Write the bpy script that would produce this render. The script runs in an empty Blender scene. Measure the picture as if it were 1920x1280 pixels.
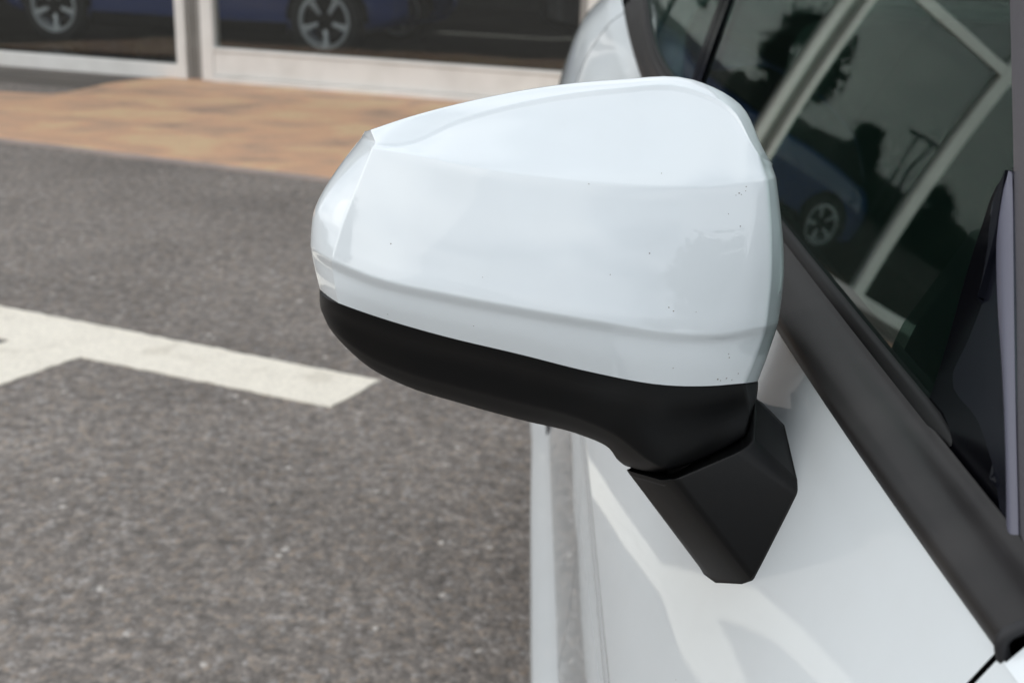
import bpy, bmesh, math, random
from mathutils import Vector, Matrix, noise
from mathutils.bvhtree import BVHTree
random.seed(7)
sc = bpy.context.scene
COL = sc.collection
R = math.radians

# ------------------------------------------------------------------ camera
W0, H0, F, CZ = 1920, 1280, 2350.0, 1.25
CAM = Vector((0, 0, CZ))
_y = Vector((30, -790, F)).normalized()
_z = Vector((1, .033, 0)).cross(_y).normalized()
if _z.y > 0: _z = -_z
_x = _y.cross(_z)
M3 = Matrix((_x, _y, _z))                  # camera axes (right, down, forward) -> world
cam_d = bpy.data.cameras.new('camera'); cam = bpy.data.objects.new('camera', cam_d); COL.objects.link(cam)
cam_d.sensor_width = 36; cam_d.lens = F / W0 * 36
cam_d.clip_start = .02; cam_d.clip_end = 3000
right, down, fwd = M3 @ Vector((1, 0, 0)), M3 @ Vector((0, 1, 0)), M3 @ Vector((0, 0, 1))
rot = Matrix((right, -down, -fwd)).transposed()
cam.matrix_world = Matrix.Translation(CAM) @ rot.to_4x4()
cam_d.dof.use_dof = True; cam_d.dof.focus_distance = .63; cam_d.dof.aperture_fstop = 13
sc.camera = cam

# ------------------------------------------------------------------ sky, sun, exposure
SUN_EL, SUN_ROT = R(32), R(256)
world = bpy.data.worlds.new('World'); sc.world = world; world.use_nodes = True
nt = world.node_tree; nt.nodes.clear()
def N(nt, t, **k):
    n = nt.nodes.new(t)
    for a, b in k.items(): setattr(n, a, b)
    return n
sky = N(nt, 'ShaderNodeTexSky'); sky.sky_type = 'NISHITA'; sky.sun_disc = False
sky.sun_elevation = SUN_EL; sky.sun_rotation = SUN_ROT; sky.air_density = 1.0; sky.dust_density = 2.0
tc = N(nt, 'ShaderNodeTexCoord'); mp = N(nt, 'ShaderNodeMapping'); mp.inputs['Scale'].default_value = (1, 1, 2.6)
mp.inputs['Location'].default_value = (.4, 1.3, .2)
cn = N(nt, 'ShaderNodeTexNoise'); cn.inputs['Scale'].default_value = 2.1; cn.inputs['Detail'].default_value = 7; cn.inputs['Roughness'].default_value = .52
cn.inputs['Distortion'].default_value = .4
cr = N(nt, 'ShaderNodeValToRGB'); e = cr.color_ramp.elements
e[0].position = .36; e[0].color = (2.7, 3.2, 3.8, 1); e[1].position = .62; e[1].color = (10.3, 10.55, 10.65, 1)
m_ = e = cr.color_ramp.elements.new(.48); m_.color = (6.9, 7.4, 8.0, 1)
mixc = N(nt, 'ShaderNodeMix', data_type='RGBA'); mixc.inputs[0].default_value = .93
bg = N(nt, 'ShaderNodeBackground'); bg.inputs[1].default_value = .122
out = N(nt, 'ShaderNodeOutputWorld')
L = nt.links.new
L(tc.outputs['Generated'], mp.inputs[0]); L(mp.outputs[0], cn.inputs['Vector']); L(cn.outputs['Fac'], cr.inputs[0])
L(sky.outputs[0], mixc.inputs[6]); L(cr.outputs[0], mixc.inputs[7]); L(mixc.outputs[2], bg.inputs[0]); L(bg.outputs[0], out.inputs[0])

sd = bpy.data.lights.new('sun', 'SUN'); sun = bpy.data.objects.new('sun', sd); COL.objects.link(sun)
sd.energy = .85; sd.angle = R(90); sd.color = (1, .96, .9)
_sv = Vector((math.sin(SUN_ROT) * math.cos(SUN_EL), math.cos(SUN_ROT) * math.cos(SUN_EL), math.sin(SUN_EL)))
sun.rotation_euler = _sv.to_track_quat('Z', 'Y').to_euler()
vs = sc.view_settings
vs.view_transform = 'Standard'; vs.look = 'None'; vs.gamma = 1; vs.use_curve_mapping = False; vs.exposure = 0.34
sc.render.engine = 'CYCLES'
sc.cycles.max_bounces = 10; sc.cycles.transparent_max_bounces = 16

# ------------------------------------------------------------------ maths helpers
def ray(px, py): return M3 @ Vector((px - W0 / 2, py - H0 / 2, F))
def hit(px, py, n, d):
    r = ray(px, py); n = Vector(n); return CAM + r * ((d - n.z * CZ) / n.dot(r))
def aty(px, py, Y): return hit(px, py, (0, 1, 0), Y)
def ground(px, py, z=0.0): return hit(px, py, (0, 0, 1), z)
def crs(P, seg):
    """smooth curve through the points (chord-length cubic)"""
    n = len(P); t = [0.0]
    for a, b in zip(P, P[1:]): t.append(t[-1] + max((b - a).length, 1e-6))
    m = []
    for i in range(n):
        if i == 0: m.append((P[1] - P[0]) / (t[1] - t[0]))
        elif i == n - 1: m.append((P[-1] - P[-2]) / (t[-1] - t[-2]))
        else:
            h0, h1 = t[i] - t[i-1], t[i+1] - t[i]
            d0, d1 = (P[i] - P[i-1]) / h0, (P[i+1] - P[i]) / h1
            m.append((d0 * h1 + d1 * h0) / (h0 + h1))
    o = []
    for i in range(n - 1):
        h = t[i+1] - t[i]; k = seg[i] if isinstance(seg, (list, tuple)) else seg
        for j in range(k):
            s = j / k; s2, s3 = s * s, s * s * s
            o.append(P[i] * (2*s3 - 3*s2 + 1) + m[i] * h * (s3 - 2*s2 + s) + P[i+1] * (-2*s3 + 3*s2) + m[i+1] * h * (s3 - s2))
    o.append(P[-1].copy()); return o
def tighten(P, marks):
    """put two close neighbours round a point so that the curve bends sharply there (marks: index -> radius)"""
    o = []
    for i, p in enumerate(P):
        if i in marks and 0 < i < len(P) - 1:
            r = marks[i]; a, b = P[i-1] - p, P[i+1] - p
            qa = p + a.normalized() * min(r, a.length * .4); qb = p + b.normalized() * min(r, b.length * .4)
            o += [qa, p * .6 + (qa + qb) * .2, qb]
        else: o.append(p)
    return o

# ------------------------------------------------------------------ object helpers
def link(o, parent=None):
    COL.objects.link(o)
    if parent: o.parent = parent
    return o
def obj(name, verts, faces, mat, parent=None, smooth=True, mods=(), auto=None):
    me = bpy.data.meshes.new(name); me.from_pydata([tuple(v) for v in verts], [], faces); me.update()
    if mat: me.materials.append(mat)
    bm = bmesh.new(); bm.from_mesh(me); bmesh.ops.remove_doubles(bm, verts=bm.verts, dist=1e-6)
    bmesh.ops.recalc_face_normals(bm, faces=bm.faces)
    if auto is not None:
        for ed in bm.edges:
            if len(ed.link_faces) == 2 and ed.calc_face_angle(0) > auto: ed.smooth = False
    bm.to_mesh(me); bm.free()
    for p in me.polygons: p.use_smooth = smooth
    o = bpy.data.objects.new(name, me); link(o, parent)
    return o
def facing(o, d):
    """flip an open sheet so that its faces point mostly along d"""
    me = o.data; d = Vector(d); s = sum((p.normal.dot(d) * p.area for p in me.polygons))
    if s < 0: me.flip_normals()
    return o
def solid(o, t, off=-1):
    m = o.modifiers.new('solid', 'SOLIDIFY'); m.thickness = t; m.offset = off
    e_ = o.modifiers.new('split', 'EDGE_SPLIT'); e_.split_angle = R(55); return o
def bev(o, w, n=2, ang=30):
    m = o.modifiers.new('bevel', 'BEVEL'); m.width = w; m.segments = n; m.limit_method = 'ANGLE'; m.angle_limit = R(ang)
    return o
def grid(name, rows, mat, parent=None, smooth=True, flip=None, thick=0, auto=None):
    nr, ncl = len(rows), len(rows[0])
    v = [p for r in rows for p in r]
    f = [(i*ncl+j, i*ncl+j+1, (i+1)*ncl+j+1, (i+1)*ncl+j) for i in range(nr-1) for j in range(ncl-1)]
    o = obj(name, v, f, mat, parent, smooth, auto=auto)
    if flip is not None: facing(o, flip)
    if thick: solid(o, thick)
    return o
def box(name, a, b, mat, parent=None, bevel=.003, smooth=False):
    x0, y0, z0 = a; x1, y1, z1 = b
    v = [(x0,y0,z0),(x1,y0,z0),(x1,y1,z0),(x0,y1,z0),(x0,y0,z1),(x1,y0,z1),(x1,y1,z1),(x0,y1,z1)]
    f = [(0,3,2,1),(4,5,6,7),(0,1,5,4),(1,2,6,5),(2,3,7,6),(3,0,4,7)]
    o = obj(name, v, f, mat, parent, smooth)
    if bevel: bev(o, bevel)
    return o
def tube(name, pts, rad, mat, parent=None, n=10, cap=True):
    pts = [Vector(p) for p in pts]; v = []; f = []
    for i, p in enumerate(pts):
        d = (pts[min(i+1, len(pts)-1)] - pts[max(i-1, 0)]).normalized()
        u = d.orthogonal().normalized() if i == 0 else (u - d * u.dot(d)).normalized()
        w = d.cross(u); r = rad[i] if isinstance(rad, (list, tuple)) else rad
        for k in range(n):
            a = 2*math.pi*k/n; v.append(p + (u*math.cos(a) + w*math.sin(a)) * r)
    for i in range(len(pts)-1):
        for k in range(n): f.append((i*n+k, i*n+(k+1)%n, (i+1)*n+(k+1)%n, (i+1)*n+k))
    if cap: f += [tuple(range(n))[::-1], tuple(range((len(pts)-1)*n, len(pts)*n))]
    return obj(name, v, f, mat, parent)
def prism(name, poly, z0, z1, mat, parent=None, bevel=.0):
    n = len(poly); v = [(p[0], p[1], z0) for p in poly] + [(p[0], p[1], z1) for p in poly]
    f = [tuple(range(n))[::-1], tuple(range(n, 2*n))] + [(i, (i+1)%n, n+(i+1)%n, n+i) for i in range(n)]
    o = obj(name, v, f, mat, parent, False)
    if bevel: bev(o, bevel)
    return o
def thing(name, label, cat, loc=(0,0,0), rz=0, group=None):
    o = bpy.data.objects.new(name, None); link(o); o.location = loc; o.rotation_euler = (0, 0, rz)
    o['label'] = label; o['category'] = cat
    if group: o['group'] = group
    return o
def struct(o): o['kind'] = 'structure'; return o

# ------------------------------------------------------------------ materials
def mat(name, base=(.5,.5,.5), rough=.5, metal=0, coat=0, coat_rough=.03, spec=.5, bump=None, var=None):
    """bump=(scale, strength, distance); var=(scale, second colour, low, high)"""
    m = bpy.data.materials.new(name); m.use_nodes = True; t = m.node_tree; b = t.nodes['Principled BSDF']
    b.inputs['Base Color'].default_value = (*base, 1); b.inputs['Roughness'].default_value = rough
    b.inputs['Metallic'].default_value = metal; b.inputs['Coat Weight'].default_value = coat
    b.inputs['Coat Roughness'].default_value = coat_rough; b.inputs['Coat IOR'].default_value = 1.62; b.inputs['Specular IOR Level'].default_value = spec
    c = N(t, 'ShaderNodeTexCoord'); l = t.links.new
    if var:
        n = N(t, 'ShaderNodeTexNoise'); n.inputs['Scale'].default_value = var[0]; n.inputs['Detail'].default_value = 6
        l(c.outputs['Object'], n.inputs['Vector'])
        r = N(t, 'ShaderNodeMapRange'); r.inputs[1].default_value = var[2]; r.inputs[2].default_value = var[3]
        l(n.outputs['Fac'], r.inputs[0])
        x = N(t, 'ShaderNodeMix', data_type='RGBA'); x.inputs[6].default_value = (*base, 1); x.inputs[7].default_value = (*var[1], 1)
        l(r.outputs[0], x.inputs[0]); l(x.outputs[2], b.inputs['Base Color'])
    if bump:
        n = N(t, 'ShaderNodeTexNoise'); n.inputs['Scale'].default_value = bump[0]; n.inputs['Detail'].default_value = 4
        l(c.outputs['Object'], n.inputs['Vector'])
        u = N(t, 'ShaderNodeBump'); u.inputs['Strength'].default_value = bump[1]; u.inputs['Distance'].default_value = bump[2]
        l(n.outputs['Fac'], u.inputs['Height']); l(u.outputs[0], b.inputs['Normal'])
    return m

def paint(name, base):
    m = mat(name, base, .32, 0, 1.0, .02, .5)
    t = m.node_tree; b = t.nodes['Principled BSDF']; l = t.links.new
    c = N(t, 'ShaderNodeTexCoord')
    # dust film, tiny flies and chips
    v = N(t, 'ShaderNodeTexVoronoi'); v.inputs['Scale'].default_value = 62; l(c.outputs['Object'], v.inputs['Vector'])
    r = N(t, 'ShaderNodeMapRange'); r.inputs[1].default_value = .028; r.inputs[2].default_value = .018; l(v.outputs['Distance'], r.inputs[0])
    sp = N(t, 'ShaderNodeSeparateColor'); l(v.outputs['Color'], sp.inputs[0])
    g = N(t, 'ShaderNodeMath', operation='GREATER_THAN'); g.inputs[1].default_value = .90; l(sp.outputs[0], g.inputs[0])
    k = N(t, 'ShaderNodeMath', operation='MULTIPLY'); l(r.outputs[0], k.inputs[0]); l(g.outputs[0], k.inputs[1])
    n = N(t, 'ShaderNodeTexNoise'); n.inputs['Scale'].default_value = 9; n.inputs['Detail'].default_value = 8; n.inputs['Roughness'].default_value = .65
    l(c.outputs['Object'], n.inputs['Vector'])
    d = N(t, 'ShaderNodeMapRange'); d.inputs[1].default_value = .45; d.inputs[2].default_value = .8; d.inputs[4].default_value = .22; l(n.outputs['Fac'], d.inputs[0])
    x = N(t, 'ShaderNodeMix', data_type='RGBA'); x.inputs[6].default_value = (*base, 1); x.inputs[7].default_value = (.62, .63, .62, 1); l(d.outputs[0], x.inputs[0])
    y = N(t, 'ShaderNodeMix', data_type='RGBA'); y.inputs[7].default_value = (.25, .22, .20, 1); l(x.outputs[2], y.inputs[6]); l(k.outputs[0], y.inputs[0])
    l(y.outputs[2], b.inputs['Base Color'])
    rr = N(t, 'ShaderNodeMapRange'); rr.inputs[1].default_value = .4; rr.inputs[2].default_value = .75; rr.inputs[3].default_value = .004; rr.inputs[4].default_value = .02
    l(n.outputs['Fac'], rr.inputs[0]); l(rr.outputs[0], b.inputs['Coat Roughness'])
    # faint orange peel in the clear coat
    o = N(t, 'ShaderNodeTexNoise'); o.inputs['Scale'].default_value = 180; o.inputs['Detail'].default_value = 1; l(c.outputs['Object'], o.inputs['Vector'])
    u = N(t, 'ShaderNodeBump'); u.inputs['Strength'].default_value = .02; u.inputs['Distance'].default_value = .0003
    l(o.outputs['Fac'], u.inputs['Height']); l(u.outputs[0], b.inputs['Coat Normal'])
    return m

def glass(name, tint, ior=1.5, dark=(0, 0, 0)):
    m = bpy.data.materials.new(name); m.use_nodes = True; t = m.node_tree; t.nodes.clear(); l = t.links.new
    o = N(t, 'ShaderNodeOutputMaterial'); a = N(t, 'ShaderNodeBsdfTransparent'); a.inputs[0].default_value = (*tint, 1)
    g = N(t, 'ShaderNodeBsdfGlossy'); g.inputs['Roughness'].default_value = 0.0; g.inputs[0].default_value = (.97, 1, .985, 1)
    f = N(t, 'ShaderNodeFresnel'); f.inputs[0].default_value = ior; x = N(t, 'ShaderNodeMixShader')
    # the pane is modelled with both faces: on the inner face the ray leaves glass, so use the same reflectance
    ge = N(t, 'ShaderNodeNewGeometry'); ly = N(t, 'ShaderNodeMix', data_type='FLOAT')
    f2 = N(t, 'ShaderNodeFresnel'); f2.inputs[0].default_value = 1 / ior
    c = N(t, 'ShaderNodeTexCoord'); n = N(t, 'ShaderNodeTexNoise'); n.inputs['Scale'].default_value = 2.2; n.inputs['Detail'].default_value = 1
    l(c.outputs['Object'], n.inputs['Vector'])
    u = N(t, 'ShaderNodeBump'); u.inputs['Strength'].default_value = .2; u.inputs['Distance'].default_value = .006
    l(n.outputs['Fac'], u.inputs['Height']); l(u.outputs[0], g.inputs['Normal'])
    lw = N(t, 'ShaderNodeLayerWeight'); lw.inputs[0].default_value = .5
    # Schlick: R = r0 + (1-r0)(1-cos)^5, from the unsigned facing term
    r0 = ((ior - 1) / (ior + 1)) ** 2
    p = N(t, 'ShaderNodeMath', operation='POWER'); p.inputs[1].default_value = 5; l(lw.outputs['Facing'], p.inputs[0])
    ma = N(t, 'ShaderNodeMath', operation='MULTIPLY_ADD'); ma.inputs[1].default_value = 1 - r0; ma.inputs[2].default_value = r0; l(p.outputs[0], ma.inputs[0])
    for q in (f, f2, ge, ly): t.nodes.remove(q)
    l(ma.outputs[0], x.inputs[0]); l(a.outputs[0], x.inputs[1]); l(g.outputs[0], x.inputs[2]); l(x.outputs[0], o.inputs[0])
    return m

MAT = {}
MAT['white'] = paint('white_paint', (.755, .80, .82))
MAT['black'] = mat('black_grained_plastic', (.0045, .0048, .0052), .44, spec=.2, bump=(1500, .18, .0003), var=(30, (.006, .0057, .0055), .45, .7))
MAT['trim'] = mat('satin_trim', (.019, .0175, .0172), .42, spec=.24, bump=(1400, .15, .0003), var=(25, (.030, .0275, .0265), .45, .75))
MAT['rubber'] = mat('rubber_seal', (.006, .006, .006), .6, spec=.3)
MAT['rubber2'] = mat('grey_rubber', (.022, .022, .024), .5, spec=.3)
MAT['gap'] = mat('gap_shadow_black', (.004, .004, .004), .9, spec=.1)  # near-black colour that paints the shade into panel gaps and wheel arches
MAT['piano'] = mat('gloss_black', (.002, .002, .003), .14, spec=.14)
MAT['navy'] = mat('dark_navy_gloss', (.005, .0055, .009), .25, spec=.18)
MAT['violet'] = mat('grey_frame_film', (.10, .10, .135), .38, bump=(900, .2, .0004))
MAT['pillar'] = mat('grey_pillar_trim', (.10, .095, .105), .45, bump=(1200, .3, .0004), var=(900, (.085, .08, .09), .4, .6))
MAT['carglass'] = glass('green_car_glass', (.62, .78, .71), 2.0)
MAT['shopglass'] = glass('showroom_glass', (.80, .815, .81), 1.66)
MAT['frame'] = mat('white_window_frame', (.78, .76, .72), .45, bump=(60, .1, .001), var=(4, (.68, .66, .62), .4, .75))
MAT['framegrey'] = mat('grey_frame_recess', (.30, .29, .27), .5, var=(5, (.24, .23, .21), .4, .7))
MAT['inner'] = mat('dark_cabin', (.02, .021, .022), .8, bump=(300, .3, .001))
MAT['seat'] = mat('seat_fabric', (.03, .031, .034), .85, bump=(900, .4, .001))
MAT['tyre'] = mat('tyre_rubber', (.012, .012, .012), .75)
MAT['alloy'] = mat('silver_alloy', (.66, .68, .70), .3, metal=.35)
MAT['alloy_dark'] = mat('dark_alloy', (.06, .06, .065), .35, metal=.6)
MAT['blue'] = mat('blue_paint', (.008, .035, .19), .3, coat=1)
MAT['night'] = mat('black_paint', (.006, .006, .008), .3, coat=1)
MAT['shopfloor'] = mat('showroom_floor', (.055, .045, .036), .22, var=(2, (.035, .03, .026), .4, .7))
MAT['shopwall'] = mat('showroom_wall', (.07, .065, .06), .8)
MAT['fascia'] = mat('fascia_panel', (.5, .5, .5), .4)
MAT['leaf'] = mat('leaf', (.040, .055, .028), .6, var=(1.2, (.065, .08, .042), .35, .65))
MAT['bark'] = mat('bark', (.08, .06, .045), .9, bump=(20, .8, .02))
MAT['steel'] = mat('galvanised_steel', (.3, .31, .32), .5, metal=.5)
MAT['mirror'] = mat('mirror_silver', (.85, .87, .88), .0, metal=1)
MAT['lens'] = mat('red_lens', (.45, .02, .02), .15, coat=1)

def asphalt_mat():
    m = bpy.data.materials.new('asphalt'); m.use_nodes = True; t = m.node_tree; b = t.nodes['Principled BSDF']; l = t.links.new
    c = N(t, 'ShaderNodeTexCoord')
    v = N(t, 'ShaderNodeTexVoronoi'); v.inputs['Scale'].default_value = 82; l(c.outputs['Object'], v.inputs['Vector'])
    v2 = N(t, 'ShaderNodeTexVoronoi'); v2.inputs['Scale'].default_value = 190; l(c.outputs['Object'], v2.inputs['Vector'])
    s = N(t, 'ShaderNodeSeparateColor'); l(v.outputs['Color'], s.inputs[0])
    s2 = N(t, 'ShaderNodeSeparateColor'); l(v2.outputs['Color'], s2.inputs[0])
    r = N(t, 'ShaderNodeValToRGB'); l(s.outputs[0], r.inputs[0]); el = r.color_ramp.elements
    el[0].position = 0; el[0].color = (.165, .148, .134, 1); el[1].position = 1; el[1].color = (.285, .258, .238, 1)
    for p, cc in ((.35, (.185, .162, .145)), (.62, (.225, .198, .176)), (.8, (.25, .205, .168)), (.93, (.26, .24, .225))):
        q = el.new(p); q.color = (*cc, 1)
    r2 = N(t, 'ShaderNodeMapRange'); r2.inputs[3].default_value = .82; r2.inputs[4].default_value = 1.18; l(s2.outputs[1], r2.inputs[0])
    big = N(t, 'ShaderNodeTexNoise'); big.inputs['Scale'].default_value = 1.3; big.inputs['Detail'].default_value = 8; big.inputs['Roughness'].default_value = .6; l(c.outputs['Object'], big.inputs['Vector'])
    rb = N(t, 'ShaderNodeMapRange'); rb.inputs[1].default_value = .3; rb.inputs[2].default_value = .7; rb.inputs[3].default_value = .78; rb.inputs[4].default_value = 1.2; l(big.outputs['Fac'], rb.inputs[0])
    mid = N(t, 'ShaderNodeTexNoise'); mid.inputs['Scale'].default_value = 28; mid.inputs['Detail'].default_value = 4; l(c.outputs['Object'], mid.inputs['Vector'])
    rm = N(t, 'ShaderNodeMapRange'); rm.inputs[1].default_value = .3; rm.inputs[2].default_value = .7; rm.inputs[3].default_value = .68; rm.inputs[4].default_value = 1.3; l(mid.outputs['Fac'], rm.inputs[0])
    k1 = N(t, 'ShaderNodeMath', operation='MULTIPLY'); l(r2.outputs[0], k1.inputs[0]); l(rb.outputs[0], k1.inputs[1])
    k2 = N(t, 'ShaderNodeMath', operation='MULTIPLY'); l(k1.outputs[0], k2.inputs[0]); l(rm.outputs[0], k2.inputs[1])
    cm = N(t, 'ShaderNodeCombineColor')
    for i in range(3): l(k2.outputs[0], cm.inputs[i])
    x = N(t, 'ShaderNodeMix', data_type='RGBA', blend_type='MULTIPLY'); x.inputs[0].default_value = 1; l(r.outputs[0], x.inputs[6]); l(cm.outputs[0], x.inputs[7])
    # sparse pale chips
    g = N(t, 'ShaderNodeMath', operation='GREATER_THAN'); g.inputs[1].default_value = .9975; l(s.outputs[2], g.inputs[0])
    y = N(t, 'ShaderNodeMix', data_type='RGBA'); y.inputs[7].default_value = (.50, .46, .42, 1); l(g.outputs[0], y.inputs[0]); l(x.outputs[2], y.inputs[6])
    l(y.outputs[2], b.inputs['Base Color']); b.inputs['Roughness'].default_value = .85; b.inputs['Specular IOR Level'].default_value = .3
    u = N(t, 'ShaderNodeBump'); u.inputs['Strength'].default_value = .55; u.inputs['Distance'].default_value = .004
    ad = N(t, 'ShaderNodeMath', operation='MULTIPLY_ADD'); ad.inputs[1].default_value = -1.2; l(v.outputs['Distance'], ad.inputs[0]); l(s.outputs[1], ad.inputs[2])
    l(ad.outputs[0], u.inputs['Height']); l(u.outputs[0], b.inputs['Normal'])
    return m
MAT['asphalt'] = asphalt_mat()

def blotch(name, stops, scale, rough, bumpy, stretch=(1, 1, 1)):
    m = bpy.data.materials.new(name); m.use_nodes = True; t = m.node_tree; b = t.nodes['Principled BSDF']; l = t.links.new
    c = N(t, 'ShaderNodeTexCoord'); p = N(t, 'ShaderNodeMapping'); p.inputs['Scale'].default_value = stretch; l(c.outputs['Object'], p.inputs[0])
    n = N(t, 'ShaderNodeTexNoise'); n.inputs['Scale'].default_value = scale; n.inputs['Detail'].default_value = 7; n.inputs['Roughness'].default_value = .55; n.inputs['Distortion'].default_value = .6
    l(p.outputs[0], n.inputs['Vector']); r = N(t, 'ShaderNodeValToRGB'); l(n.outputs['Fac'], r.inputs[0]); el = r.color_ramp.elements
    el[0].position, el[0].color = stops[0][0], (*stops[0][1], 1); el[1].position, el[1].color = stops[-1][0], (*stops[-1][1], 1)
    for q, cc in stops[1:-1]: z = el.new(q); z.color = (*cc, 1)
    f = N(t, 'ShaderNodeTexNoise'); f.inputs['Scale'].default_value = 90; f.inputs['Detail'].default_value = 5; l(c.outputs['Object'], f.inputs['Vector'])
    rf = N(t, 'ShaderNodeMapRange'); rf.inputs[1].default_value = .3; rf.inputs[2].default_value = .7; rf.inputs[3].default_value = .86; rf.inputs[4].default_value = 1.1; l(f.outputs['Fac'], rf.inputs[0])
    cm = N(t, 'ShaderNodeCombineColor')
    for i in range(3): l(rf.outputs[0], cm.inputs[i])
    x = N(t, 'ShaderNodeMix', data_type='RGBA', blend_type='MULTIPLY'); x.inputs[0].default_value = 1; l(r.outputs[0], x.inputs[6]); l(cm.outputs[0], x.inputs[7])
    l(x.outputs[2], b.inputs['Base Color']); b.inputs['Roughness'].default_value = rough
    u = N(t, 'ShaderNodeBump'); u.inputs['Strength'].default_value = .5; u.inputs['Distance'].default_value = bumpy
    l(f.outputs['Fac'], u.inputs['Height']); l(u.outputs[0], b.inputs['Normal'])
    return m
MAT['apron'] = blotch('terracotta_concrete', [(.28, (.30, .215, .16)), (.42, (.52, .335, .225)), (.52, (.62, .37, .23)), (.62, (.64, .46, .27)), (.75, (.60, .31, .215))], 1.9, .6, .002, (1, 1.5, 1))
MAT['line'] = blotch('worn_white_road_paint', [(.25, (.62, .56, .46)), (.42, (.82, .755, .645)), (.6, (.85, .785, .67)), (.8, (.78, .715, .61))], 7, .7, .003)
MAT['threshold'] = blotch('dark_threshold', [(.3, (.05, .04, .035)), (.5, (.10, .085, .072)), (.75, (.16, .13, .10))], 1.5, .5, .001, (1, 8, 1))
MAT['edging'] = mat('kerb_concrete', (.36, .29, .25), .8, bump=(60, .5, .003), var=(6, (.27, .23, .21), .4, .7))

# ------------------------------------------------------------------ the setting
def sheet(name, poly, z, m):
    o = obj(name, [(p[0], p[1], z) for p in poly], [tuple(range(len(poly)))], m, None, False); facing(o, (0, 0, 1)); return struct(o)
sheet('asphalt_ground', [(-900, -900), (900, -900), (900, 900), (-900, 900)], 0, MAT['asphalt'])

# painted junction of bay lines, edges slightly ragged
def ragged(poly, z, h, step=.02, amp=.005):
    o = []
    for a, b in zip(poly, poly[1:] + poly[:1]):
        a, b = Vector(a[:2]), Vector(b[:2]); n = max(1, int((b-a).length/step)); q = Vector((-(b-a).y, (b-a).x)).normalized()
        for i in range(n):
            p = a.lerp(b, i/n); o.append(p + q * (amp * noise.noise(Vector((p.x*22, p.y*22, 3.1))) * 1.6 + random.uniform(-.3, .3)*amp))
    return o
pA0, pA1, pA2 = ground(0, 575), ground(712, 715), ground(620, 765)
pA3, pB1, pJ, pW = ground(150, 670), ground(0, 722), ground(18, 640), ground(0, 640)
farA = (pA0 - pA1).normalized() * 3.0; dB = (pB1 - pA3).normalized()
poly = [pA1, pA2, pA3 , pA3 + dB * 1.8]
poly += [pJ + dB * 1.8, pJ, pJ + farA, pA0 + farA * .9]
struct(prism('painted_line', ragged(poly, 0, 0), -.002, .004, MAT['line']))

# facade frame of reference
FA = ground(375, 152); FRZ = math.atan2(-.313, .95)
FM = Matrix.Translation(FA) @ Matrix.Rotation(FRZ, 4, 'Z')
def fw(x, y, z=0): return FM @ Vector((x, y, z))
FI = FM.inverted()
# terracotta apron in front of the showroom
k0, k1 = ground(0, 262), ground(600, 335); kd = (k1 - k0).normalized()
bnd = [ground(*p) for p in ((370, 148), (310, 149), (255, 153), (200, 161), (150, 172), (100, 180), (50, 179), (0, 176))]
bnd2 = crs(bnd, 5)
ap = [fw(12, -.06), *[fw(10 - i * 1.0, -.06) for i in range(10)]] + bnd2 + [bnd[-1] + Vector((-2, 1.1, 0)), k0 - kd * 2.5 + Vector((0, .02, 0)), k0, k1, k1 + kd * 13]
apr = prism('apron', [(p.x, p.y) for p in ap], -.03, .016, MAT['apron'], None, .006); struct(apr)
nk = Vector((kd.y, -kd.x, 0))
ed = [k0 - kd * 2.5, k1 + kd * 13, k1 + kd * 13 + nk * .075, k0 - kd * 2.5 + nk * .075]
struct(prism('kerb_edging', [(p.x, p.y) for p in ed], -.03, .011, MAT['edging'], None, .004))
# dark threshold slabs in front of the sliding door
for i in range(4):
    a, b = -7.0, .1
    y1, y0 = -.10 - i * .19, -.10 - i * .19 - .18
    struct(prism('threshold_slab', [fw(a, y0)[:2], fw(b, y0)[:2], fw(b, y1)[:2], fw(a, y1)[:2]], -.02, .006 - (i % 2) * .002, MAT['threshold'], None, .003))

# ------------------------------------------------------------------ showroom
shop = thing('showroom', 'showroom with white framed glass front and blue car inside', 'building', FA, FRZ)
MF, MG = MAT['frame'], MAT['framegrey']
def post(x0, x1, y0=-.05, y1=.06, z0=0.0, z1=4.9, m=None, name='frame_post'): return box(name, (x0, y0, z0), (x1, y1, z1), m or MF, shop, .004)
# divider between sliding door and fixed window: white stile, grey recess, white stile
post(-.165, -.085, -.05, .06); post(-.083, .052, .0, .08, 0, 4.9, MG, 'post_recess'); post(-.05, -.035, -.028, -.002, 0, 4.9, MG, 'post_rib'); post(.054, .155, -.05, .06)
for cx in (-2.05, 3.14, 6.3, 9.5, -5.2, -8.4): post(cx - .075, cx + .075)
post(3.05 - .04, 3.062, -.03, .04, 0, 4.9, MG, 'post_recess')
bays = [(-8.325, -5.275), (-5.125, -2.125), (-1.975, -.167), (.157, 3.008), (3.217, 6.223), (6.377, 9.423)]
for i, (a, b) in enumerate(bays):
    door = i == 2
    if door or a < 0:
        box('bottom_rail', (a, -.045, .0), (b, .05, .115), MF, shop, .006); zb = .115
    else:
        box('sill_strip', (a, -.085, .0), (b, .05, .055), MF, shop, .006)
        box('sill_panel', (a, -.045, .058), (b, .05, .235), MF, shop, .006)
        box('sill_bead', (a, -.055, .238), (b, .04, .262), MF, shop, .004); zb = .262
    box('transom', (a, -.045, 2.58), (b, .05, 2.68), MF, shop, .004)
    box('window_pane', (a - .004, .0, zb - .004), (b + .004, .008, 2.584), MAT['shopglass'], shop, 0)
    box('window_pane', (a - .004, .0, 2.676), (b + .004, .008, 4.804), MAT['shopglass'], shop, 0)
    box('head_rail', (a, -.045, 4.80), (b, .05, 4.90), MF, shop, .004)
box('fascia', (-8.6, -.12, 4.903), (9.7, .4, 5.8), MAT['fascia'], shop, .01)
box('roof', (-8.6, .402, 4.93), (9.7, 9.6, 5.6), MAT['fascia'], shop, 0)
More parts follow.
